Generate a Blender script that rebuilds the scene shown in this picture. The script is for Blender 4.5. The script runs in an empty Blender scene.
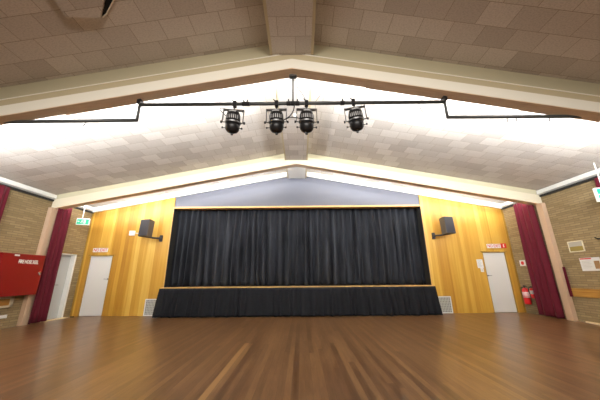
import bpy, bmesh, math, random
from mathutils import Vector, Matrix
random.seed(7)
R = math.radians
S = bpy.context.scene
COL = S.collection
W, D, YB = 7.774, 9.585, -5.6          # half width, stage wall, rear wall
ZC, SL = 5.3, 0.1887                   # ridge height, roof slope
def cz(x): return ZC - SL*abs(x)

# ---------------------------------------------------------------- materials
def mat(name, color=(.5,.5,.5), rough=.6, metal=0, spec=.5, emit=None, es=0, sheen=0):
    m = bpy.data.materials.new(name); m.use_nodes = True
    b = m.node_tree.nodes['Principled BSDF']
    b.inputs['Base Color'].default_value = (*color, 1)
    b.inputs['Roughness'].default_value = rough
    b.inputs['Metallic'].default_value = metal
    b.inputs['Specular IOR Level'].default_value = spec
    if sheen: b.inputs['Sheen Weight'].default_value = sheen
    if emit: b.inputs['Emission Color'].default_value = (*emit, 1); b.inputs['Emission Strength'].default_value = es
    return m
class NT:
    def __init__(s, m): s.t = m.node_tree; s.b = s.t.nodes['Principled BSDF']
    def n(s, typ, **kw):
        x = s.t.nodes.new(typ)
        for k, v in kw.items():
            if k in x.inputs.keys(): x.inputs[k].default_value = v
            else: setattr(x, k, v)
        return x
    def l(s, a, b): s.t.links.new(a, b)
    def math(s, op, a, b=None):
        x = s.t.nodes.new('ShaderNodeMath'); x.operation = op
        for i, v in enumerate((a, b)):
            if v is None: continue
            if isinstance(v, (int, float)): x.inputs[i].default_value = v
            else: s.l(v, x.inputs[i])
        return x.outputs[0]
    def ramp(s, f, stops):
        x = s.t.nodes.new('ShaderNodeValToRGB'); e = x.color_ramp.elements
        while len(e) < len(stops): e.new(.5)
        for q, (p, c) in zip(e, stops): q.position = p; q.color = (*c, 1)
        s.l(f, x.inputs[0]); return x.outputs[0]
    def mix(s, f, a, b, mode='MIX'):
        x = s.t.nodes.new('ShaderNodeMix'); x.data_type = 'RGBA'; x.blend_type = mode
        for i, v in ((0, f), (6, a), (7, b)):
            if isinstance(v, (int, float)): x.inputs[i].default_value = v
            elif isinstance(v, tuple): x.inputs[i].default_value = (*v, 1)
            else: s.l(v, x.inputs[i])
        return x.outputs[2]
    def xyz(s):
        tc = s.n('ShaderNodeTexCoord'); sp = s.n('ShaderNodeSeparateXYZ'); s.l(tc.outputs['Object'], sp.inputs[0]); return sp.outputs
    def comb(s, a, b, c=0.0):
        x = s.n('ShaderNodeCombineXYZ')
        for i, v in enumerate((a, b, c)):
            if isinstance(v, (int, float)): x.inputs[i].default_value = v
            else: s.l(v, x.inputs[i])
        return x.outputs[0]
    def bump(s, h, strength=.3, dist=.01):
        x = s.n('ShaderNodeBump'); x.inputs['Strength'].default_value = strength; x.inputs['Distance'].default_value = dist
        s.l(h, x.inputs['Height']); s.l(x.outputs[0], s.b.inputs['Normal'])

# ceiling tiles
m_tile = mat('acoustic_tile', rough=.9, spec=.2); t = NT(m_tile); x, y, z = t.xyz()
br = t.n('ShaderNodeTexBrick', offset=.37, offset_frequency=2, squash=1.0)
t.l(t.comb(t.math('ADD', x, .21), t.math('ADD', y, .03)), br.inputs['Vector'])
for k, v in (('Scale', 1.0), ('Mortar Size', .0035), ('Mortar Smooth', .1), ('Bias', 0.0), ('Brick Width', .44), ('Row Height', .33)): br.inputs[k].default_value = v
br.inputs['Color1'].default_value = (.555, .505, .46, 1); br.inputs['Color2'].default_value = (.72, .67, .62, 1); br.inputs['Mortar'].default_value = (.36, .29, .22, 1)
ns = t.n('ShaderNodeTexNoise', Scale=38.0, Detail=3.0); t.l(t.comb(x, t.math('MULTIPLY', y, 1.6)), ns.inputs['Vector'])
c = t.mix(1.0, br.outputs['Color'], t.ramp(ns.outputs['Fac'], [(.38, (.86,.86,.86)), (.55, (1,1,1))]), 'MULTIPLY')
t.l(c, t.b.inputs['Base Color']); t.bump(ns.outputs['Fac'], .35, .01)

m_cream = mat('cream_paint', (.87, .83, .72), .5)
m_cream2 = mat('cream_paint_dimmed', (.66, .59, .45), .5)  # same cream, darkened to offset the strip light on the far rafter
m_olive = mat('olive_cream', (.52, .47, .32), .55)  # web toned darker than the flange
m_strip = mat('tan_paint', (.54, .46, .30), .5)
m_brownply = mat('brown_ply', (.42, .27, .15), .7)
t = NT(m_brownply); x, y, z = t.xyz(); ns = t.n('ShaderNodeTexNoise', Scale=3.0, Detail=4.0); t.l(t.comb(x, t.math('MULTIPLY', y, 9)), ns.inputs['Vector'])
t.l(t.ramp(ns.outputs['Fac'], [(.3, (.80,.62,.45)), (.7, (.90,.74,.57))]), t.b.inputs['Base Color'])
m_white = mat('white_paint', (.80, .80, .77), .5)
m_doorw = mat('door_white', (.70, .69, .67), .38)
m_grey = mat('grey_paint', (.165, .17, .20), .6)
t = NT(m_grey); ns = t.n('ShaderNodeTexNoise', Scale=1.2, Detail=2.0); t.l(t.ramp(ns.outputs['Fac'], [(.3, (.085,.09,.12)), (.7, (.115,.12,.155))]), t.b.inputs['Base Color'])

# golden veneer panelling
def veneer(name, k=1.0, sat=1.0):
    m = mat(name, rough=.38); t = NT(m); x, y, z = t.xyz()
    xy = t.math('ADD', x, y)
    def board(w, off):
        ix = t.math('FLOOR', t.math('DIVIDE', t.math('ADD', xy, off), w))
        wn = t.n('ShaderNodeTexWhiteNoise'); wn.noise_dimensions = '2D'; t.l(t.comb(ix, off), wn.inputs['Vector']); return wn.outputs['Value']
    a = board(.145, 3.0); b = board(.41, 7.1)
    g = t.n('ShaderNodeTexNoise', Scale=1.0, Detail=5.0, Roughness=.6); t.l(t.comb(t.math('MULTIPLY', xy, 17), t.math('MULTIPLY', z, .7), t.math('MULTIPLY', b, 9)), g.inputs['Vector'])
    f = t.math('ADD', t.math('ADD', t.math('MULTIPLY', a, .32), t.math('MULTIPLY', b, .33)), t.math('MULTIPLY', g.outputs['Fac'], .42))
    col = t.ramp(f, [(.2, (.38*k, .18*k, .022*k)), (.42, (.48*k, .25*k, .034*k)), (.6, (.57*k, .325*k, .052*k)), (.85, (.70*k, .46*k, .11*k))])
    t.l(col, t.b.inputs['Base Color']); return m
m_ven = veneer('golden_veneer'); m_vend = veneer('honey_timber', .62)
m_trimw = mat('trim_timber', (.62, .36, .12), .45)

# brick
m_brick = mat('tan_brick', rough=.85, spec=.2); t = NT(m_brick); x, y, z = t.xyz()
br = t.n('ShaderNodeTexBrick', offset=.5, offset_frequency=2)
t.l(t.comb(t.math('ADD', x, y), z), br.inputs['Vector'])
for k, v in (('Scale', 1.0), ('Mortar Size', .006), ('Mortar Smooth', .3), ('Bias', 0.0), ('Brick Width', .29), ('Row Height', .062)): br.inputs[k].default_value = v
br.inputs['Color1'].default_value = (.265, .19, .10, 1); br.inputs['Color2'].default_value = (.35, .262, .145, 1); br.inputs['Mortar'].default_value = (.19, .15, .09, 1)
ns = t.n('ShaderNodeTexNoise', Scale=2.2, Detail=6.0)
t.l(t.mix(.8, br.outputs['Color'], t.ramp(ns.outputs['Fac'], [(.3, (.72,.72,.72)), (.7, (1.1,1.1,1.05))]), 'MULTIPLY'), t.b.inputs['Base Color'])
t.bump(t.math('SUBTRACT', 1.0, br.outputs['Fac']), .5, .012)

# strip timber floor
m_floor = mat('polished_boards', rough=.3); t = NT(m_floor); x, y, z = t.xyz()
ix = t.math('FLOOR', t.math('DIVIDE', x, .083))
w1 = t.n('ShaderNodeTexWhiteNoise'); w1.noise_dimensions = '1D'; t.l(ix, w1.inputs['W'])
iy = t.math('FLOOR', t.math('DIVIDE', t.math('ADD', y, t.math('MULTIPLY', w1.outputs['Value'], 31.0)), 3.7))
w2 = t.n('ShaderNodeTexWhiteNoise'); w2.noise_dimensions = '2D'; t.l(t.comb(ix, iy), w2.inputs['Vector'])
g = t.n('ShaderNodeTexNoise', Scale=1.0, Detail=6.0, Roughness=.65); t.l(t.comb(t.math('MULTIPLY', x, 24), t.math('MULTIPLY', y, 2.2), t.math('MULTIPLY', w2.outputs['Value'], 20)), g.inputs['Vector'])
big = t.n('ShaderNodeTexNoise', Scale=.75, Detail=5.0); t.l(t.comb(x, t.math('MULTIPLY', y, .8)), big.inputs['Vector'])
f = t.math('ADD', t.math('MULTIPLY', w2.outputs['Value'], .26), t.math('ADD', t.math('MULTIPLY', g.outputs['Fac'], .50), t.math('MULTIPLY', big.outputs['Fac'], .28)))
col = t.ramp(f, [(.34, (.080, .038, .015)), (.5, (.126, .063, .026)), (.64, (.170, .089, .037)), (.85, (.26, .145, .060))])
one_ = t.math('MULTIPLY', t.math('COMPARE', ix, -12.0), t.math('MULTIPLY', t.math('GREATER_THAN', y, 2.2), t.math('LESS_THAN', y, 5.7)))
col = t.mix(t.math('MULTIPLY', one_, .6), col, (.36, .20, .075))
fx = t.math('FRACT', t.math('DIVIDE', x, .083))
seam = t.math('LESS_THAN', fx, .035)
col = t.mix(t.math('MULTIPLY', seam, .6), col, (.03, .014, .006))
t.l(col, t.b.inputs['Base Color'])
rn = t.n('ShaderNodeTexNoise', Scale=2.5, Detail=5.0)
t.l(t.math('ADD', t.math('MULTIPLY', rn.outputs['Fac'], .06), .26), t.b.inputs['Roughness'])
t.b.inputs['Specular IOR Level'].default_value = .42

m_black = mat('black_drape', (.020, .021, .026), .8, spec=.2)
t = NT(m_black); ns = t.n('ShaderNodeTexNoise', Scale=1.0, Detail=3.0); x, y, z = t.xyz(); t.l(t.comb(t.math('MULTIPLY', x, 6), 0.0, t.math('MULTIPLY', z, .6)), ns.inputs['Vector'])
t.l(t.ramp(ns.outputs['Fac'], [(.3, (.010,.011,.015)), (.7, (.036,.040,.052))]), t.b.inputs['Base Color'])  # lighter fold highlights and darker folds painted in as vertical streaks
m_blackskirt = mat('black_skirt', (.013, .014, .018), .85, spec=.15)
m_maroon = mat('maroon_drape', (.105, .006, .016), .75, spec=.2, sheen=.05)
m_dark = mat('dark_void', (.01, .01, .01), .9)
m_col = mat('pink_beige_paint', (.50, .35, .24), .55)
m_red = mat('red_enamel', (.23, .002, .004), .4)
m_ext = mat('extinguisher_red', (.55, .012, .015), .28)
m_redink = mat('red_ink', (.60, .02, .02), .5)
m_paper = mat('white_card', (.72, .72, .72), .6)
m_steel = mat('galvanised_steel', (.20, .20, .205), .4, .7)
m_pipe = mat('grey_pipe', (.085, .09, .09), .45, .4)
m_lamp = mat('black_lantern_metal', (.018, .018, .02), .38, .3)
m_spk = mat('charcoal_speaker', (.035, .035, .045), .5)
m_spkside = mat('brown_speaker_cabinet', (.09, .075, .065), .55)
m_chrome = mat('chrome', (.6, .6, .6), .25, 1)
m_green = mat('exit_green', (.01, .42, .22), .4, emit=(.02, .8, .45), es=.12)
m_exitw = mat('exit_white', (.8, .85, .83), .4, emit=(.8, 1, .95), es=.15)
m_rubber = mat('black_rubber', (.015, .015, .015), .6)
m_notice = mat('notice_grey', (.42, .40, .36), .6)
m_oliveprint = mat('olive_print', (.28, .21, .05), .6)
m_brownprint = mat('brown_print', (.35, .20, .09), .6)
m_rail = mat('yellow_timber_rail', (.42, .22, .045), .45)
t = NT(m_rail); x, y, z = t.xyz(); ns = t.n('ShaderNodeTexNoise', Scale=2.0, Detail=5.0); t.l(t.comb(y, t.math('MULTIPLY', z, 14)), ns.inputs['Vector'])
t.l(t.ramp(ns.outputs['Fac'], [(.3, (.33,.16,.03)), (.7, (.50,.27,.06))]), t.b.inputs['Base Color'])
m_pale = mat('pale_timber', (.72, .60, .38), .45)
m_mesh = mat('grey_grille', (.48, .48, .46), .5)
m_meshb = mat('grille_back', (.16, .16, .15), .8)

# ---------------------------------------------------------------- mesh helpers
def new(): return bmesh.new()
def hexa(bm, P):
    v = [bm.verts.new(p) for p in P]
    for f in ((0,3,2,1), (4,5,6,7), (0,1,5,4), (1,2,6,5), (2,3,7,6), (3,0,4,7)): bm.faces.new([v[i] for i in f])
    return v
def box(bm, x0, x1, y0, y1, z0, z1):
    return hexa(bm, [(x0,y0,z0),(x1,y0,z0),(x1,y1,z0),(x0,y1,z0),(x0,y0,z1),(x1,y0,z1),(x1,y1,z1),(x0,y1,z1)])
def roofbox(bm, x0, x1, y0, y1, d0, d1):   # a bar that follows the roof slope on one side of the ridge
    a, b = cz(x0), cz(x1)
    return hexa(bm, [(x0,y0,a+d0),(x1,y0,b+d0),(x1,y1,b+d0),(x0,y1,a+d0),(x0,y0,a+d1),(x1,y0,b+d1),(x1,y1,b+d1),(x0,y1,a+d1)])
def tube(bm, pts, r, seg=10, cap=True):
    pts = [Vector(p) for p in pts]; rings = []; n = len(pts)
    up = None
    for i, p in enumerate(pts):
        d = (pts[min(i+1, n-1)] - pts[max(i-1, 0)]).normalized()
        a = (up if up is not None else (Vector((0,0,1)) if abs(d.z) < .9 else Vector((1,0,0))))
        u = (a - d*a.dot(d)).normalized(); w = d.cross(u); up = u
        rr = r[i] if isinstance(r, (list, tuple)) else r
        rings.append([bm.verts.new(p + (u*math.cos(k*2*math.pi/seg) + w*math.sin(k*2*math.pi/seg))*rr) for k in range(seg)])
    for i in range(n-1):
        for k in range(seg): bm.faces.new([rings[i][k], rings[i][(k+1)%seg], rings[i+1][(k+1)%seg], rings[i+1][k]])
    if cap: bm.faces.new(rings[0][::-1]); bm.faces.new(rings[-1])
def lathe(bm, prof, M=Matrix(), seg=24):
    rings = []
    for r, z in prof:
        rings.append([bm.verts.new(M @ Vector((max(r,.0005)*math.cos(k*2*math.pi/seg), max(r,.0005)*math.sin(k*2*math.pi/seg), z))) for k in range(seg)])
    for i in range(len(rings)-1):
        for k in range(seg): bm.faces.new([rings[i][k], rings[i][(k+1)%seg], rings[i+1][(k+1)%seg], rings[i+1][k]])
    bm.faces.new(rings[0][::-1]); bm.faces.new(rings[-1])
def obj(name, bm, m, parent=None, loc=None, smooth=False, bevel=0, rot=None):
    bmesh.ops.recalc_face_normals(bm, faces=bm.faces)
    me = bpy.data.meshes.new(name); bm.to_mesh(me); bm.free()
    o = bpy.data.objects.new(name, me); COL.objects.link(o); me.materials.append(m)
    if parent is not None: o.parent = parent
    if loc: o.location = loc
    if rot: o.rotation_euler = rot
    if smooth:
        for p in me.polygons: p.use_smooth = True
    if bevel:
        b = o.modifiers.new('bevel', 'BEVEL'); b.width = bevel; b.segments = 2; b.limit_method = 'ANGLE'
    return o
def one(fn, *a): bm = new(); fn(bm, *a); return bm
def tag(o, label, cat, group=None):
    o['label'] = label; o['category'] = cat
    if group: o['group'] = group
    return o
def struct(o): o['kind'] = 'structure'; return o
def empty(name, loc=(0,0,0), rot=(0,0,0)):
    o = bpy.data.objects.new(name, None); COL.objects.link(o); o.location = loc; o.rotation_euler = rot; o.empty_display_size = .1; return o
FACE_Y, FACE_PX, FACE_NX = (R(90),0,0), (R(90),0,R(90)), (R(90),0,R(-90))   # towards hall, from left wall, from right wall
def text(body, size, m, parent, loc, rot=(0,0,0), name='lettering', ext=.002, bold=.0, sx=1):
    c = bpy.data.curves.new(name, 'FONT'); c.body = body; c.size = size; c.align_x = 'CENTER'; c.align_y = 'CENTER'; c.extrude = ext; c.offset = bold
    tmp = bpy.data.objects.new(name+'_outline', c); COL.objects.link(tmp); bpy.context.view_layer.update()
    me = bpy.data.meshes.new_from_object(tmp); bpy.data.objects.remove(tmp); me.name = name
    o = bpy.data.objects.new(name, me); COL.objects.link(o); me.materials.clear(); me.materials.append(m); o.parent = parent; o.location = loc; o.rotation_euler = rot; o.scale = (sx,1,1); return o

# ---------------------------------------------------------------- room shell
o = struct(obj('floor', one(box, -W-.2, W+.2, YB-.2, D+3.2, -.12, 0), m_floor))

DL = (-7.524, -6.687, 2.04); DR = (6.692, 7.523, 2.04)          # the two doors in the stage wall
FX, FZT, FZB = 4.676, 3.77, .90                                 # stage opening
LD = (8.47, 9.29, 2.06)                                         # door in the left wall
# left wall with door opening
bm = new(); x0, x1 = -W-.2, -W
box(bm, x0, x1, YB-.2, LD[0], 0, 3.84); box(bm, x0, x1, LD[1], D+.2, 0, 3.84); box(bm, x0, x1, LD[0], LD[1], LD[2], 3.84)
struct(obj('wall_left', bm, m_brick))
struct(obj('wall_right', one(box, W, W+.2, YB-.2, D+.2, 0, 3.84), m_brick))
def gable(bm, y0, y1, x0, x1, zb):          # part of a gable wall up to the roof line
    xs = [x0] + ([0] if x0 < 0 < x1 else []) + [x1]
    for a, b in zip(xs, xs[1:]):
        hexa(bm, [(a,y0,zb),(b,y0,zb),(b,y1,zb),(a,y1,zb),(a,y0,cz(a)),(b,y0,cz(b)),(b,y1,cz(b)),(a,y1,cz(a))])
struct(obj('wall_rear', one(gable, YB-.2, YB, -W-.2, W+.2, 0), m_brick))
wb = struct(obj('wall_stage', one(gable, D, D+.2, -FX, FX, FZT+.05), m_grey))
for sx, (d0, d1, dz), nm in ((-1, DL, 'timber_panelling'), (1, DR, 'timber_panelling')):
    bm = new()
    if sx < 0: e0, e1 = -W-.2, -FX-.03
    else: e0, e1 = FX+.03, W+.2
    gable(bm, D, D+.2, e0, d0, 0); gable(bm, D, D+.2, d1, e1, 0); gable(bm, D, D+.2, d0, d1, dz)
    p = obj(nm, bm, m_ven, wb); p['label'] = 'golden vertical timber veneer panelling'
# stage recess behind the curtain
bm = new()
box(bm, -FX-.6, FX+.6, D+3, D+3.2, 0, 4.6); box(bm, -FX-.8, -FX-.6, D+.2, D+3.2, 0, 4.6); box(bm, FX+.6, FX+.8, D+.2, D+3.2, 0, 4.6)
box(bm, -FX-.8, FX+.8, D+.2, D+3.2, 4.5, 4.7); struct(obj('wall_recess', bm, m_dark))

# ceiling: two tiled slopes
bm = new()
def slab(a, b, y0, y1): roofbox(bm, a, b, y0, y1, 0, .12)
slab(0, W+.2, YB-.2, D+.2)
slab(-W-.2, 0, YB-.2, D+.2)
struct(obj('ceiling', bm, m_tile))
h = tag(empty('ceiling_hatch', (0,0,0)), 'tile-faced access hatch with a painted dark gap at its right, in the near left ceiling', 'hatch')
HP = [(-3.051, 2.675), (-2.651, 2.76), (-2.348, 2.439), (-2.48, 2.02), (-3.05, 2.0), (-2.98, 2.3)]
HG = [(-2.640, 2.765), (-2.565, 2.735), (-2.06, 2.34), (-2.30, 2.12), (-2.335, 2.439)]
def roofpoly(bm, P, d0, d1):
    lo = [bm.verts.new((x, y, cz(x)+d0)) for x, y in P]; hi = [bm.verts.new((x, y, cz(x)+d1)) for x, y in P]; n = len(P)
    bm.faces.new(lo); bm.faces.new(hi[::-1])
    for k in range(n): bm.faces.new([lo[k], lo[(k+1)%n], hi[(k+1)%n], hi[k]])
obj('hatch_panel', one(roofpoly, HP, -.05, -.002), m_tile, h)
obj('painted_gap', one(roofpoly, HG, -.012, -.002), m_dark, h)  # flat dark plate: shade of an opening painted in, no hole cut
bm = new(); tube(bm, [(-2.635, 2.775, cz(2.635)-.015), (-2.555, 2.735, cz(2.555)-.015), (-2.05, 2.34, cz(2.05)-.015)], .008, 6); obj('opening_trim', bm, m_cream, h)

# ridge casing
RW, RZ = .332, 4.97
rb = struct(obj('trim_2', one(box, -RW, RW, YB, D, RZ, RZ+.27), m_tile))
for s in (-1, 1):
    obj('edge_strip', one(box, min(s*RW, s*(RW+.045)), max(s*RW, s*(RW+.045)), YB, D, RZ-.004, RZ+.25), m_strip, rb)

o = obj('end_lining', one(box, -RW+.01, RW-.01, 8.09, D-.002, RZ-.012, RZ-.001), m_white, rb)
# rafters
def rafter(y, drop, creamtop, bead, name, pelmet=True, web=True):
    root = struct(empty(name, (0,0,0)))
    for s in (-1, 1):
        e0, e1 = (-W, 0) if s < 0 else (0, W)
        bm = new(); roofbox(bm, e0, e1, y+.035, y+.14, -creamtop, 0); obj('web', bm, m_olive, root)
        if web:
            bm = new(); roofbox(bm, e0, e1, y+.012, y+.036, -creamtop, -bead); obj('lower_board', bm, m_strip, root)
            bm = new(); roofbox(bm, e0, e1, y+.004, y+.036, -bead-.006, -bead+.012); obj('bead', bm, m_cream, root)
        bm = new(); roofbox(bm, e0, e1, y, y+.15, -drop, -creamtop); obj('flange', bm, m_cream, root)
        if pelmet:                                           # ply boards under the hidden tubes, each a little out of line
            n = 6; L = (W-.02)/n
            for k in range(n):
                a, b = s*k*L, s*(k+1)*L-s*.004
                dy = random.uniform(-.02, .028)
                bm = new(); roofbox(bm, min(a,b), max(a,b), y+.001, y+.215+dy, -drop-.014, -drop-.002)
                roofbox(bm, min(a,b), max(a,b), y+.195+dy, y+.215+dy, -drop-.002, -drop+.05); obj('pelmet_board', bm, m_brownply, root)
    return root
rafter(3.63, .61, .42, .29, 'roof_rafter')
def rafter2():
    y = 7.934; root = struct(empty('roof_rafter'))
    for s in (-1, 1):
        e0, e1 = (-W, 0) if s < 0 else (0, W)
        bm = new(); roofbox(bm, e0, e1, y+.03, y+.14, -.165, 0); obj('web', bm, m_olive, root)
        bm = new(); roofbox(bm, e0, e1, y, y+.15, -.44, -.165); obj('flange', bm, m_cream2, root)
        bm = new(); roofbox(bm, e0, e1, y+.001, y+.24, -.456, -.442); roofbox(bm, e0, e1, y+.22, y+.24, -.442, -.40); obj('pelmet_board', bm, m_brownply, root)
rafter2()
rafter(-.67, .61, .42, .29, 'roof_rafter')
for s in (-1, 1):
    for y in (-.67, 3.63, 7.84):
        zt = 3.22 if y < 7 else 3.398
        bm = one(box, min(s*7.65, s*(W+.001)), max(s*7.65, s*(W+.001)), y, y+.205, 0, zt)
        struct(obj('wall_column', bm, m_col, bevel=.006))

# cornices and curtain tracks
for i, s in enumerate((-1, 1)):
    bm = new(); segs = [(YB, -.67), (-.52, 3.63), (3.78, 7.934), (8.08, D)]
    for a, b in segs:
        x1, x2 = s*W, s*(W-.09)
        hexa(bm, [(x1,a,3.665),(x2,a,3.70),(x2,b,3.70),(x1,b,3.665),(x1,a,cz(x1)),(x2,a,cz(x2)-.035),(x2,b,cz(x2)-.035),(x1,b,cz(x1))])
    struct(obj('trim_%d' % (3+i), bm, m_white))
    bm = new()
    for a, b in segs: box(bm, min(s*(W-.001), s*(W-.05)), max(s*(W-.001), s*(W-.05)), a+.02, b-.02, 3.605, 3.66)
    struct(obj('trim_%d' % (5+i), bm, m_rubber))
bm = new()
for a, b in ((-W, -RW-.045), (RW+.045, W)):
    roofbox(bm, a, b, D-.05, D, -.205, -.002); roofbox(bm, a, b, D-.075, D-.05, -.205, -.15)
struct(obj('trim_7', bm, m_white))
# stage opening frame
bm = new(); box(bm, -FX-.045, FX+.045, D-.03, D+.26, FZT, FZT+.06)
box(bm, -FX-.045, -FX-.015, D-.02, D+.05, FZB, FZT); box(bm, FX+.015, FX+.045, D-.02, D+.05, FZB, FZT)
struct(obj('trim_8', bm, m_trimw))
bm = new(); box(bm, -FX-.03, -FX, D-.012, D+.35, FZB+.01, FZT); box(bm, FX, FX+.03, D-.012, D+.35, FZB+.01, FZT); struct(obj('trim_11', bm, m_dark))  # shade of the gap beside the curtain, put in as near-black strips
# vertical corner strips in the panelling, and floor mouldings
for i, s in enumerate((-1, 1)):
    struct(obj('trim_%d' % (9+i), one(box, min(s*(W-.001), s*(W-.05)), max(s*(W-.001), s*(W-.05)), D-.02, D-.001, 0, 3.62), m_vend))
bm = new(); box(bm, -W, -W+.10, 8.10, 8.46, 0, .025); box(bm, -W, -W+.16, 8.46, 9.32, 0, .02); box(bm, -W, -W+.10, 5.4, 7.3, 0, .03)
struct(obj('baseboard_left', bm, m_pale))
struct(obj('baseboard_right', one(box, W-.04, W, 4.2, 7.62, 0, .03), m_pale))

# doors
def wall_door(n, x0, x1, z1, hx, hs):
    d = struct(empty('door_%d' % n, ((x0+x1)/2, D, 0)))
    cx = (x0+x1)/2; hw = (x1-x0)/2
    obj('door_leaf', one(box, -hw+.022, hw-.022, .03, .07, .012, z1-.022), m_doorw, d, bevel=.002)
    bm = new(); box(bm, -hw, -hw+.018, -.004, .12, 0, z1); box(bm, hw-.018, hw, -.004, .12, 0, z1); box(bm, -hw-.05, hw+.05, -.02, .12, z1-.016, z1+.028)
    obj('door_frame', bm, m_vend, d)
    bm = new(); lathe(bm, [(.024,0),(.024,.008),(.009,.01),(.009,.045)], Matrix.Translation((hx-cx, .03, 1.22)) @ Matrix.Rotation(R(90),4,'X'), 14)
    tube(bm, [(hx-cx, -.015, 1.22), (hx-cx+hs*.11, -.018, 1.22)], .008, 8); obj('door_handle', bm, m_steel, d, smooth=True)
wall_door(1, *DL, -6.75, -1)
wall_door(2, *DR, 6.76, 1)
d = struct(empty('door_3', (-W, 8.88, 0)))
obj('door_leaf', one(box, -.17, -.13, -.37, .37, .012, 2.02), mat('door_pale_grey', (.50,.52,.52), .35), d)
bm = new(); box(bm, -.2, .012, .345, .41, 0, 2.06); box(bm, -.2, .012, -.41, -.345, 0, 2.06); box(bm, -.2, .012, -.41, .41, 2.02, 2.06); obj('door_frame', bm, m_white, d)
obj('door_head', one(box, 0, .03, -.43, .43, 2.06, 2.085), m_vend, d)
bm = new(); tube(bm, [(-.13,-.06,1.05),(-.08,-.06,1.05),(-.075,.04,1.05)], .009, 8); obj('door_handle', bm, m_steel, d)

# ---------------------------------------------------------------- drapes
def drape(name, m, P0, P1, z0, z1, period, amp, parent=None, seed=1, flare=0, hem=.0, rows=16, sharp=.0, zt=None, sub=16):
    """pleated sheet from P0 to P1 (xy); irregular folds, gathered tight at the head"""
    rnd = random.Random(seed); P0 = Vector((*P0, 0)); P1 = Vector((*P1, 0)); L = (P1-P0).length; t_ = (P1-P0)/L; n_ = Vector((t_.y, -t_.x, 0))
    cuts = [0.0]
    while cuts[-1] < L: cuts.append(cuts[-1] + period*rnd.uniform(.6, 1.45))
    sc = L/cuts[-1]; cuts = [c*sc for c in cuts]
    amps = [rnd.uniform(.55, 1.25) for _ in cuts]; lean = [rnd.uniform(-.25, .25)*period for _ in cuts]
    bm = new(); grid = []
    nf = len(cuts)-1
    cols = [(i, k/sub) for i in range(nf) for k in range(sub)] + [(nf-1, 1.0)]
    for r in range(rows+1):
        v = r/rows; row = []
        for i, f in cols:
            s = cuts[i] + (cuts[i+1]-cuts[i])*f
            a = amps[i]*(1-f) + amps[min(i+1, nf)]*f
            ph = math.sin(2*math.pi*f); fine = .18*math.sin(4*math.pi*f + i*1.7)*v + .06*math.sin(9*f+v*3+i)
            env = (.45 + .55*min(1, v*2.2))
            dn = amp*a*(ph + fine)*env + amp*.35*math.sin(s*2.1/period*.31 + 2.3*v)
            ds = lean[i]*math.sin(math.pi*f)*v
            z = z1 + (z0-z1)*v + (hem*math.sin(s*7.3)+hem*.6*math.sin(s*17.1+1))*(v**6)
            cen = (s/L-.5)
            p = P0 + t_*(s+ds + flare*v*cen*2) + n_*(dn + (.10*v*abs(flare)*4 if flare else 0)); row.append(bm.verts.new((p.x, p.y, z)))
        grid.append(row)
    for r in range(rows):
        for c_ in range(len(cols)-1): bm.faces.new([grid[r][c_], grid[r][c_+1], grid[r+1][c_+1], grid[r+1][c_]])
    o = obj(name, bm, m, parent, smooth=True)
    sd = o.modifiers.new('thick', 'SOLIDIFY'); sd.thickness = .006
    return o
o = drape('stage_curtain', m_black, (-FX-.12, D+.42), (FX+.12, D+.42), .93, 3.98, .27, .125, seed=4)
tag(o, 'wide black pleated stage curtain filling the stage opening', 'curtain')
bm = new()
# stage platform with timber nosing
st = tag(empty('stage_platform', (0, 9.2, 0)), 'raised stage platform with thin timber edge across the hall end', 'stage')
obj('platform', one(box, -4.60, 4.60, .03, .38, 0, .85), m_dark, st)
obj('platform_floor', one(box, -FX+.005, FX-.005, .386, 3.3, .70, .85), m_dark, st)
obj('stage_edge', one(box, -4.62, 4.62, -.01, .35, .875, .925), m_trimw, st, bevel=.004)
obj('stage_top', one(box, -FX+.005, FX-.005, .355, 3.3, .852, .90), m_vend, st)
o = drape('stage_skirt', m_blackskirt, (-4.61, 9.14), (4.61, 9.14), .012, .90, .27, .05, seed=9, flare=.09, hem=.006, rows=10)
tag(o, 'low black gathered skirt hanging from the stage edge to the floor', 'curtain')

def side_curtain(P0, P1, z0, z1, label, seed, parts=1, flare=0, period=.17, amp=.05):
    o = drape('window_curtain', m_maroon, P0, P1, z0, z1, period, amp, seed=seed, flare=flare, hem=.01, sub=12); return tag(o, label, 'curtain', 'maroon side wall curtains')
side_curtain((-7.62, 8.02), (-7.62, 8.50), .02, 3.60, 'maroon full length curtain between the left column and the white side door', 3, flare=.06, period=.15)
side_curtain((7.62, 8.86), (7.62, 8.09), .03, 3.60, 'maroon full length curtain between the right column and the fire extinguishers', 5, flare=.0, period=.2)
side_curtain((-7.62, 5.5), (-7.62, 6.55), .03, 3.60, 'maroon curtain at far left edge, above and left of the red cabinet', 8, flare=.05)
side_curtain((7.70, 6.30), (7.70, 5.3), .03, 3.60, 'maroon curtain at far right edge behind the green exit sign', 11, flare=.03)
o = drape('hanging_cloth', m_maroon, (7.735, 7.83), (7.735, 7.75), .64, 1.45, .07, .012, seed=2, sub=8)
tag(o, 'narrow dark maroon cloth strip hanging beside the right column over the rail', 'cloth')

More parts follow.
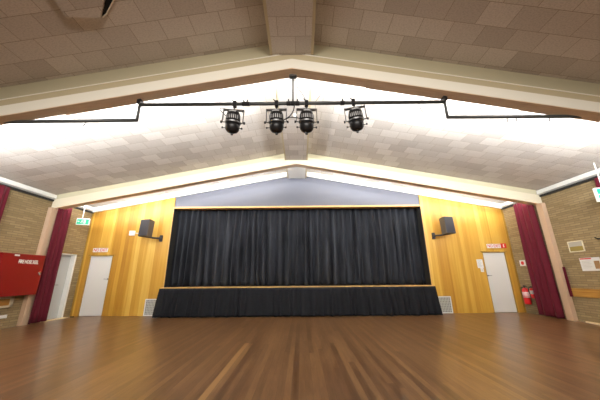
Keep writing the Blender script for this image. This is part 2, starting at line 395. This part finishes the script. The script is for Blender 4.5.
# ---------------------------------------------------------------- lighting bar
YP, ZP, ZL = 3.80, 4.10, 3.80
g = tag(empty('lighting_bar', (0, YP, 0)), 'long grey pipe lighting bar hung below the near rafter', 'lighting bar')
obj('centre_pipe', one(tube, [(-2.62,0,ZP),(2.62,0,ZP)], .031, 12), m_pipe, g, smooth=True)
for s in (-1, 1):
    obj('side_pipe', one(tube, [(s*2.61,0,ZL),(s*7.2,0,ZL-.02)], .029, 12), m_pipe, g, smooth=True)
    zt = cz(2.6)-.61
    obj('drop_pipe', one(tube, [(s*2.61,0,ZL-.02),(s*2.61,0,zt)], .022, 12), m_pipe, g, smooth=True)
    obj('beam_bracket', one(box, s*2.61-.03, s*2.61+.03, -.05, .05, zt-.09, zt-.002), m_lamp, g)
    zt = cz(5.15)-.61
    bm = new(); tube(bm, [(s*5.15,0,ZL-.03),(s*5.15,0,zt)], .03, 10); box(bm, s*5.15-.07, s*5.15+.07, -.06, .06, ZL-.07, ZL+.05); obj('beam_bracket', bm, m_lamp, g)
obj('hanger_rod', one(tube, [(.015,0,ZP),(.015,0,4.67)], .014, 10), m_pipe, g)
bm = new(); box(bm, -.05, .08, -.04, .04, 4.64, 4.685); obj('rod_plate', bm, m_steel, g)
for xx in (-.82, -.76, -.06, .015, .09, .86): 
    bm = new(); tube(bm, [(xx-.035,0,ZP if abs(xx)<2.6 else ZL),(xx+.035,0,ZP if abs(xx)<2.6 else ZL)], .04, 10); tube(bm, [(xx,-.03,(ZP if abs(xx)<2.6 else ZL)+.02),(xx,-.05,(ZP if abs(xx)<2.6 else ZL)+.05)], .012, 6); obj('pipe_clamp', bm, m_lamp, g)
for xx in (-3.47, 3.6, 3.75, 4.3):
    obj('pipe_hook', one(tube, [(xx,0,ZL-.02),(xx,0,ZL-.07),(xx-.02,-.01,ZL-.11)], .007, 6), m_steel, g)
bm = new(); tube(bm, [(2.16,0,ZP-.02),(2.18,0,ZP-.14),(2.21,0,ZP-.2)], .007, 6); obj('pipe_hook', bm, m_steel, g)

def make_lantern():
    """spotlight whose axis points down and slightly to the stage; origin at the bar"""
    r = empty('stage_spotlight')
    T = Matrix.Translation((0, .02, -.33)) @ Matrix.Rotation(R(12), 4, 'X')
    # yoke
    bm = new(); yz = -.125
    for s in (-1, 1): 
        hexa(bm, [(s*.17-.006,-.02,-.36),(s*.17+.006,-.02,-.36),(s*.17+.006,.02,-.36),(s*.17-.006,.02,-.36),(s*.17-.006,-.02,yz),(s*.17+.006,-.02,yz),(s*.17+.006,.02,yz),(s*.17-.006,.02,yz)])
    box(bm, -.176, .176, -.024, .024, yz-.012, yz+.008); obj('yoke', bm, m_steel, r)
    bm = new(); box(bm, -.03, .03, -.04, .04, -.06, .04); tube(bm, [(0,0,-.05),(0,0,yz)], .012, 8); tube(bm, [(-.02,-.03,.02),(-.05,-.06,.05)], .010, 6); obj('hook_clamp', bm, m_lamp, r, bevel=.005)
    bm = new(); lathe(bm, [(.03,.19),(.07,.178),(.102,.145),(.118,.10),(.122,.04),(.12,-.01)], T, 28); obj('rear_housing', bm, m_lamp, r, smooth=True)
    bm = new(); lathe(bm, [(.121,-.01),(.135,-.012),(.135,-.035),(.121,-.037)], T, 28); obj('collar_ring', bm, m_steel, r)
    bm = new(); lathe(bm, [(.118,-.035),(.120,-.10),(.112,-.15),(.085,-.185),(.05,-.20)], T, 28); obj('lens_barrel', bm, m_lamp, r, smooth=True)
    bm = new(); lathe(bm, [(.022,-.195),(.022,-.235),(.012,-.24)], T, 12); obj('lamp_cap', bm, m_lamp, r)
    # cooling slots facing the hall
    bm = new()
    for k in range(-3, 4):
        a = R(-90 + k*15); rr = .122
        for za, zb_ in ((.02, .085),):
            p = [T @ Vector((rr*math.cos(a+d), rr*math.sin(a+d), zz)) for zz in (za, zb_) for d in (-.05, .05)]
            v = [bm.verts.new(q) for q in (p[0],p[1],p[3],p[2])]; bm.faces.new(v)
    p = [T @ Vector((xx, -math.sqrt(max(0,.108**2-xx*xx))-.004, .135+0*xx)) for xx in (-.055,-.02,.02,.055)]
    q = [T @ Vector((xx, -math.sqrt(max(0,.095**2-xx*xx))-.010, .158)) for xx in (-.055,-.02,.02,.055)]
    vp = [bm.verts.new(v) for v in p]; vq = [bm.verts.new(v) for v in q]
    for k in range(3): bm.faces.new([vp[k],vp[k+1],vq[k+1],vq[k]])
    obj('cooling_vents', bm, mat('vent_grey', (.45,.45,.46), .5), r)  # slots in a paler grey than the housing
    for s in (-1, 1):
        bm = new(); tube(bm, [T @ Vector((s*.11,0,-.02)), T @ Vector((s*.185,0,-.02))], .008, 8); tube(bm, [T @ Vector((s*.18,0,-.02)), T @ Vector((s*.205,0,-.02))], .022, 10); obj('tilt_knob', bm, m_lamp, r)
        bm = new(); tube(bm, [T @ Vector((s*.11,-.02,-.12)), T @ Vector((s*.155,-.03,-.125))], .006, 6); tube(bm, [T @ Vector((s*.15,-.03,-.125)), T @ Vector((s*.17,-.035,-.125))], .017, 8); obj('focus_knob', bm, m_lamp, r)
    return r
def copytree(o, parent=None):
    c = o.copy(); COL.objects.link(c); c.parent = parent
    for ch in o.children: copytree(ch, c)
    return c
L0 = make_lantern()
spec = [(-.98, 4, 3, 'black stage spotlight on the bar, leftmost of the four, with a side cable loop'),
        (-.265, -2, 0, 'black stage spotlight immediately left of the central hanger rod'),
        (.245, 3, 0, 'black stage spotlight immediately right of the central hanger rod'),
        (1.05, -10, -4, 'black stage spotlight alone at the right, furthest right of the four')]
for i, (x_, rz_, ry_, lb) in enumerate(spec):
    o = L0 if i == 0 else copytree(L0)
    o.location = (x_, YP, ZP if i < 3 else ZP+.02); o.rotation_euler = (0, R(ry_), R(rz_)); tag(o, lb, 'spotlight', 'stage spotlights on the lighting bar')
def cable(pts, r, m, label, n=8):
    V = [Vector(p) for p in pts]; out = []
    for i in range(len(V)-1):
        a, b, c_, d_ = V[max(i-1,0)], V[i], V[i+1], V[min(i+2,len(V)-1)]
        for k in range(n):
            t = k/n; out.append(.5*((2*b)+(c_-a)*t+(2*a-5*b+4*c_-d_)*t*t+(3*b-a-3*c_+d_)*t**3))
    out.append(V[-1])
    return tag(obj('power_cable', one(tube, out, r, 6), m, smooth=True), label, 'cable', 'cables at the lighting bar')
cable([(.04,YP-.03,4.05),(.02,YP-.03,3.93),(-.05,YP-.03,3.82),(-.16,YP-.04,3.74),(-.20,YP-.05,3.70)], .009, m_rubber, 'black cable looping from the bar down to the spotlight left of the rod')
cable([(-.15,YP-.06,3.73),(-.03,YP-.05,3.79),(.08,YP-.04,3.79),(.14,YP-.04,3.77)], .008, m_rubber, 'short black cable joining the two middle spotlights')
cable([(-1.02,YP,ZP-.13),(-1.2,YP,4.02),(-1.22,YP,3.98),(-1.10,YP,3.85),(-1.08,YP-.02,3.80)], .006, m_rubber, 'thin cable looping on the left side of the leftmost spotlight')
m_wire = mat('grey_wire', (.22,.20,.17), .6)
cable([(.03,YP,4.62),(.08,YP,4.45),(.16,YP,4.32),(.22,YP,4.2),(.25,YP,4.12)], .005, m_wire, 'thin grey wire curving right from the hanger rod top to the bar')
cable([(-.34,4.35,4.95),(-.30,4.1,4.62),(-.28,3.9,4.35),(-.27,YP,4.13)], .005, m_wire, 'thin wire dropping from the ceiling left of the hanger rod')
cable([(.44,4.3,4.95),(.52,4.1,4.6),(.50,3.9,4.35),(.40,YP,4.13)], .005, m_wire, 'thin wire bowing from the ceiling right of the hanger rod')
o = tag(empty('smoke_detector', (.016, 5.4, RZ)), 'tiny white round detector under the ridge casing', 'detector')
obj('detector_base', one(lathe, [(.05,0),(.05,-.02)]), m_white, o); obj('detector_dome', one(lathe, [(.042,-.02),(.03,-.045)]), m_white, o)

# ---------------------------------------------------------------- speakers
def speaker(s, cx_, plate_x, label):
    r = tag(empty('wall_speaker', (cx_, 9.12, 2.93)), label, 'speaker', 'wall speakers beside the stage')
    r.rotation_euler = (R(-3), 0, R(s*12))
    r.rotation_mode = 'XYZ'
    w = .185
    bm = new(); hexa(bm, [(-w,-.15,-.30),(w,-.15,-.30),(w*.62,.17,-.30),(-w*.62,.17,-.30),(-w,-.15,.30),(w,-.15,.30),(w*.62,.17,.30),(-w*.62,.17,.30)]); obj('cabinet', bm, m_spkside, r, bevel=.012)
    obj('front_grille', one(box, -w+.012, w-.012, -.166, -.148, -.285, .285), m_spk, r, bevel=.008)
    obj('badge', one(box, s*.10-.02, s*.10+.02, -.169, -.165, -.262, -.25), m_steel, r)
    bpy.context.view_layer.update(); iv = r.matrix_basis.inverted()
    P = lambda *p: iv @ Vector(p)
    bm = new(); tube(bm, [P(cx_+s*-.02, 9.2, 2.645), P(cx_-s*.18, 9.30, 2.62), P(plate_x, 9.50, 2.63)], .03, 8); tube(bm, [P(cx_-s*.02,9.2,2.62), P(cx_-s*.02,9.2,2.70)], .05, 10); obj('bracket_arm', bm, m_spk, r)
    bm = new(); M = iv
    v = box(bm, plate_x-.045, plate_x+.045, 9.52, 9.583, 2.52, 2.75)
    v += box(bm, plate_x-.03, plate_x+.03, 9.46, 9.52, 2.58, 2.68)
    for q in v: q.co = iv @ q.co
    obj('wall_plate', bm, m_spk, r)
speaker(-1, -5.33, -5.02, 'charcoal box speaker on a wall bracket left of the stage')
speaker(1, 5.31, 5.01, 'charcoal box speaker on a wall bracket right of the stage')
o = tag(empty('junction_box', (-6.12, D, 2.84)), 'small white box on the panelling beside the left speaker', 'junction box')
obj('box_body', one(box, -.10, .10, -.06, 0, -.09, .09), m_paper, o, bevel=.01)
obj('cable_stub', one(tube, [(.10,-.03,.0),(.28,-.03,-.01),(.42,-.2,-.02)], .014, 8), m_paper, o)

# ---------------------------------------------------------------- vents
def vent(x0, x1, label):
    r = tag(empty('wall_vent', ((x0+x1)/2, D, 0)), label, 'vent', 'white vents at either end of the stage'); w = (x1-x0)/2; h_ = .545
    bm = new(); t_ = .035
    box(bm, -w, w, -.025, -.001, 0.005, t_); box(bm, -w, w, -.025, -.001, h_-t_, h_); box(bm, -w, -w+t_, -.025, -.001, t_, h_-t_); box(bm, w-t_, w, -.025, -.001, t_, h_-t_)
    obj('vent_frame', bm, m_paper, r, bevel=.003)
    obj('backing', one(box, -w+t_, w-t_, -.008, -.001, t_, h_-t_), m_meshb, r)
    bm = new(); a, b = -w+t_, w-t_; c_, d_ = t_, h_-t_; n = 9
    for k in range(1, n): xx = a+(b-a)*k/n; box(bm, xx-.012, xx+.012, -.016, -.010, c_, d_)
    for k in range(1, n): zz = c_+(d_-c_)*k/n; box(bm, a, b, -.019, -.013, zz-.010, zz+.010)
    obj('grille', bm, m_mesh, r)
vent(-5.27, -4.745, 'white framed grille vent left of the stage at floor level')
vent(4.745, 5.29, 'white framed grille vent right of the stage at floor level')

# ---------------------------------------------------------------- signs
def plate(name, label, cat, c, w, h_, rot, m, words=None, size=.1, ink=None, bold=.0015, depth=.006, group=None, sx=1):
    r = tag(empty(name, c, rot), label, cat, group)
    obj('sign_plate', one(box, -w/2, w/2, -h_/2, h_/2, 0, depth), m, r)
    if words: text(words, size, ink, r, (0, -.003, depth+.001), bold=bold, sx=sx)
    return r
plate('door_sign', 'white NO EXIT sign with red letters above the left stage door', 'sign', (-7.176, D-.021, 2.232), .54, .145, FACE_Y, m_paper, 'NO EXIT', .150, m_redink, sx=.84)
plate('door_sign', 'white NO EXIT sign with red letters above the right stage door', 'sign', (7.145, D-.021, 2.25), .50, .145, FACE_Y, m_paper, 'NO EXIT', .150, m_redink, sx=.78)
r = plate('extinguisher_sign', 'small red extinguisher sign right of the NO EXIT sign', 'sign', (7.50, D-.021, 2.255), .20, .17, FACE_Y, m_redink)
bm = new(); box(bm, -.016, .016, -.055, .03, .006, .009); box(bm, -.008, .008, .03, .05, .006, .009); box(bm, -.02, .03, .045, .058, .006, .009); obj('pictogram', bm, m_paper, r)
r = plate('fire_sign', 'white square sign with red disc on brick above the extinguishers', 'sign', (W-.003, 9.23, 1.625), .24, .19, FACE_NX, m_paper)
obj('red_disc', one(lathe, [(.062,.006),(.062,.010)]), m_redink, r)
# paper notice and switch by right door
r = plate('paper_notice', 'white paper notice left of the right stage door', 'notice', (6.535, D-.002, 1.63), .21, .30, FACE_Y, m_paper)
bm = new()
for k in range(8): box(bm, -.08, .08-.03*(k%3), .115-k*.03, .121-k*.03, .006, .008)
obj('print_lines', bm, m_meshb, r)
r = plate('light_switch', 'small white light switch plate under the paper notice', 'switch', (6.565, D-.002, 1.41), .10, .13, FACE_Y, m_paper, depth=.012)
obj('switch_rocker', one(box, -.015, .015, -.025, .025, .012, .018), m_mesh, r)
# notices on right wall
r = tag(empty('framed_notice', (W-.002, 7.305, 1.985), FACE_NX), 'cream framed notice, grey above and olive below, on right brick wall', 'notice')
bm = new(); w, h_ = .205, .148; t_ = .022
box(bm,-w,w,-h_,-h_+t_,0,.02); box(bm,-w,w,h_-t_,h_,0,.02); box(bm,-w,-w+t_,-h_,h_,0,.02); box(bm,w-t_,w,-h_,h_,0,.02); obj('notice_frame', bm, mat('cream_frame', (.78,.72,.55), .5), r)
obj('upper_print', one(box, -w+t_, w-t_, 0, h_-t_, 0, .01), m_notice, r); obj('lower_print', one(box, -w+t_, w-t_, -h_+t_, 0, 0, .01), m_oliveprint, r)
r = tag(empty('evacuation_notice', (W-.002, 7.07, 1.495), FACE_NX), 'white notice with red heading strip below the framed notice', 'notice')
obj('paper_sheet', one(box, -.255, .25, -.17, .17, 0, .008), m_paper, r); obj('red_heading', one(box, -.24, .05, .13, .16, .008, .010), m_redink, r)
obj('map_print', one(box, .09, .22, -.12, .08, .008, .010), m_brownprint, r)
bm = new()
for k in range(6): box(bm, -.21, .02-.03*(k%2), .08-k*.035, .086-k*.035, .008, .010)
obj('print_lines', bm, m_notice, r)
tag(obj('timber_rail', one(box, W-.03, W-.001, 3.85, 7.83, .65, .87), m_rail, bevel=.004), 'yellow-brown timber rail board along the right brick wall', 'rail')
bm = new(); box(bm, -.03, 0, -.035, .035, -.015, .015); tube(bm, [(-.03,0,0),(-.12,0,.03)], .012, 8)
tag(obj('wall_hook', bm, m_lamp, loc=(W-.001, 6.68, 2.11)), 'small dark hook on the right brick wall above the notices', 'hook')

# exit signs
def exit_sign(loc, rz, label, w, h_):
    r = tag(empty('exit_sign', loc, (0,0,rz)), label, 'sign', 'illuminated exit signs')
    obj('sign_housing', one(box, -w/2, w/2, -.02, .05, -h_/2, h_/2), m_exitw, r, bevel=.006)
    obj('green_face', one(box, -w/2+.05*w, w/2-.04*w, -.026, -.02, -h_/2+.02, h_/2-.03), m_green, r)
    bm = new(); k = h_/.22                                   # running figure in front of a doorway, with arrow
    f = -.029
    def bar(x0, z0, x1, z1, t):
        d = Vector((x1-x0, 0, z1-z0)); n = Vector((-d.z, 0, d.x)).normalized()*t/2
        a, b = Vector((x0*k, 0, z0*k)), Vector((x1*k, 0, z1*k)); n *= k
        P = [a-n, b-n, b+n, a+n]; hexa(bm, [(p.x, f, p.z) for p in P] + [(p.x, f+.003, p.z) for p in P])
    obj('doorway', one(box, .03*k, .085*k, f, f+.003, -.07*k, .06*k), m_paper, r)
    bar(-.005,.03,-.03,-.01,.022); bar(-.03,-.01,-.005,-.03,.014); bar(-.005,-.03,-.01,-.065,.012); bar(-.03,-.01,-.06,-.045,.014); bar(-.008,.025,-.045,.02,.010); bar(-.01,.02,.015,.0,.010)
    lathe(bm, [(.013*k,0),(.013*k,.004)], Matrix.Translation((.003*k, f+.003, .052*k)) @ Matrix.Rotation(R(90),4,'X'), 10)
    obj('running_figure', bm, m_paper, r); bm = new()
    bar(-.13,0,-.09,0,.014); bar(-.145,0,-.12,.02,.012); bar(-.145,0,-.12,-.02,.012)
    obj('arrow', bm, m_paper, r)
    return r
r = exit_sign((-7.23, 8.6, 3.09), R(16), 'green and white exit sign hung on a rod at the left', .37, .22)
obj('hanging_rod', one(tube, [(-.04,0,.11),(-.04,0,cz(7.27)-3.09-.002)], .014, 8), m_white, r)
r = exit_sign((7.43, 5.95, 3.07), R(-6), 'green and white exit sign on the right wall at the picture edge', .40, .34)
obj('hanging_rod', one(tube, [(0,.015,.165),(0,.015,cz(7.43)-3.07-.002)], .014, 8), m_white, r)

# ---------------------------------------------------------------- hose reel cabinet and things under it
r = tag(empty('hose_reel_cabinet', (-W, 7.275, 1.365)), 'red fire hose reel cabinet mounted on the left brick wall', 'cabinet')
obj('cabinet_body', one(box, .002, .30, -.575, .575, -.545, .545), m_red, r, bevel=.008)
obj('cabinet_door', one(box, .301, .322, -.57, .57, -.54, .54), m_red, r, bevel=.006)
text('FIRE HOSE REEL', .135, m_paper, r, (.324, .115, .335), FACE_PX, bold=.004, sx=.58)
obj('small_label', one(box, .322, .325, -.30, -.17, .475, .515), m_paper, r)
bm = new(); lathe(bm, [(.035,0),(.035,.01),(.018,.012),(.018,.03)], Matrix.Translation((.322,.49,.045)) @ Matrix.Rotation(R(90),4,'Y'), 14); tube(bm, [(.35,.49,.045),(.352,.49,-.02)], .011, 8); obj('handle', bm, m_chrome, r)
r = tag(empty('framed_board', (-W, 6.95, .66)), 'cream framed board with orange-brown centre below the red cabinet', 'board')
bm = new(); w, h_, t_ = .59, .135, .05
box(bm, .001,.05,-w,w,-h_,-h_+t_); box(bm,.001,.05,-w,w,h_-t_,h_); box(bm,.001,.05,-w,-w+t_,-h_,h_); box(bm,.001,.05,w-t_*1.6,w,-h_,h_); obj('board_frame', bm, mat('cream_board', (.62,.54,.40), .5), r, bevel=.004)
obj('board_panel', one(box, .001, .03, -w+t_, w-t_*1.6, -h_+t_, h_-t_), mat('orange_brown', (.36,.17,.03), .5), r)
r = tag(empty('wall_conduit', (-W, 6.9, .30)), 'short white horizontal trunking near the floor on the left wall', 'trunking')
obj('trunking_body', one(box, .001, .05, -.7, .57, -.04, .035), m_paper, r, bevel=.004); obj('end_cap', one(box, .001, .055, .555, .575, -.045, .04), m_paper, r)

# ---------------------------------------------------------------- extinguishers
def extinguisher(y, z0, h_, rr, label, x=W-.11):
    r = tag(empty('fire_extinguisher', (x, y, z0)), label, 'extinguisher', 'fire extinguishers on the right wall')
    obj('cylinder', one(lathe, [(rr*.9,0),(rr,.02),(rr,h_*.74),(rr*.85,h_*.82),(rr*.35,h_*.88),(rr*.3,h_*.9)]), m_ext, r, smooth=True)
    obj('label_band', one(lathe, [(rr*1.012,h_*.36),(rr*1.012,h_*.66)]), m_paper, r, smooth=True)
    bm = new()
    for k in range(4): lathe(bm, [(rr*1.02,h_*(.40+.065*k)),(rr*1.02,h_*(.425+.065*k))])
    obj('label_print', bm, m_redink if h_ > .4 else m_meshb, r)
    bm = new(); lathe(bm, [(.022,h_*.9),(.022,h_*.95)], seg=12); box(bm, -.012, .012, -.09, .03, h_*.95, h_*.98); box(bm, -.012, .012, -.08, .01, h_*1.01, h_*1.03); box(bm, -.012,.012,.0,.03,h_*.95,h_*1.03); obj('valve_handle', bm, m_rubber, r)
    obj('hose', one(tube, [(0,.02,h_*.93),(-.03,rr+.02,h_*.9),(-.03,rr+.03,h_*.7),(-.02,rr+.025,h_*.35)], .011, 8), m_rubber, r, smooth=True)
    obj('wall_bracket', one(box, rr*.6, W-x-.001, -.03, .03, h_*.5, h_*.8), m_steel, r)
extinguisher(9.27, .30, .58, .095, 'larger red fire extinguisher, nearer the wooden panelling')
extinguisher(9.04, .50, .36, .062, 'smaller red fire extinguisher beside the maroon curtain', x=W-.08)

# small items at floor
tag(obj('door_stop', one(box, -.05, .05, -.03, .03, 0, .03), m_rubber, loc=(-7.55, 9.40, 0), bevel=.005), 'small black door stop on the floor beside the left stage door', 'door stop')

# ---------------------------------------------------------------- lights
def area(name, loc, rot, sx, sy, power, color=(1,1,1)):
    l = bpy.data.lights.new(name, 'AREA'); l.shape = 'RECTANGLE'; l.size = sx; l.size_y = sy; l.energy = power; l.color = color
    o = bpy.data.objects.new(name, l); COL.objects.link(o); o.location = loc; o.rotation_euler = rot; return o
ang = math.atan(SL)
COOL = (.93, .97, 1.0)
def strips(y, drop, power, tilt=18):
    for s in (-1, 1):
        xc = s*3.95; z = cz(xc)-drop+.06
        o = area('strip_light', (xc, y, z), (0,0,0), 7.0, .07, power, COOL)
        # face upwards and away from the rafter, long side along the slope
        X = Vector((s*1, 0, -SL)).normalized(); N = Vector((0, math.sin(R(tilt)), math.cos(R(tilt)))); N = (N - X*N.dot(X)).normalized()
        Zl = -N; Yl = Zl.cross(X)
        o.matrix_world = Matrix.Translation(o.location) @ Matrix(((X.x,Yl.x,Zl.x),(X.y,Yl.y,Zl.y),(X.z,Yl.z,Zl.z))).to_4x4() @ Matrix.Rotation(math.pi, 4, 'X') if False else Matrix.Translation(o.location) @ Matrix(((X.x,Yl.x,-N.x),(X.y,Yl.y,-N.y),(X.z,Yl.z,-N.z))).to_4x4()
strips(3.83, .61, 640, 31)
strips(8.12, .44, 250, 30)
# added fill lights, standing in for the lit bays behind the camera
for s in (-1, 1):
    area('rear_fill', (s*1.5, -3.4, 4.1), (R(52),0,0), 2.4, .6, 350, (1, .95, .87))

wd = bpy.data.worlds.new('World'); S.world = wd; wd.use_nodes = True
wd.node_tree.nodes['Background'].inputs[0].default_value = (.5,.5,.5,1); wd.node_tree.nodes['Background'].inputs[1].default_value = .05

# ---------------------------------------------------------------- camera
f, p, rl, yaw = 259.511, .2849, .009, -.0015
c_, s_ = math.cos(yaw), math.sin(yaw); cp, sp = math.cos(p), math.sin(p)
R0 = Vector((c_, -s_, 0)); U0 = Vector((-s_*sp, -c_*sp, cp)); F = Vector((s_*cp, c_*cp, sp))
cr, sr = math.cos(rl), math.sin(rl)
Rt = R0*cr - U0*sr; Up = R0*sr + U0*cr
cam = bpy.data.cameras.new('camera'); cam.sensor_width = 36; cam.lens = f/600*36; cam.clip_start = .05
co = bpy.data.objects.new('camera', cam); COL.objects.link(co)
M = Matrix(((Rt.x,Up.x,-F.x),(Rt.y,Up.y,-F.y),(Rt.z,Up.z,-F.z))).to_4x4(); M.translation = (.126, 0, 1.2623)
co.matrix_world = M; S.camera = co
S.view_settings.view_transform = 'Standard'; S.view_settings.look = 'None'; S.view_settings.exposure = 0.0
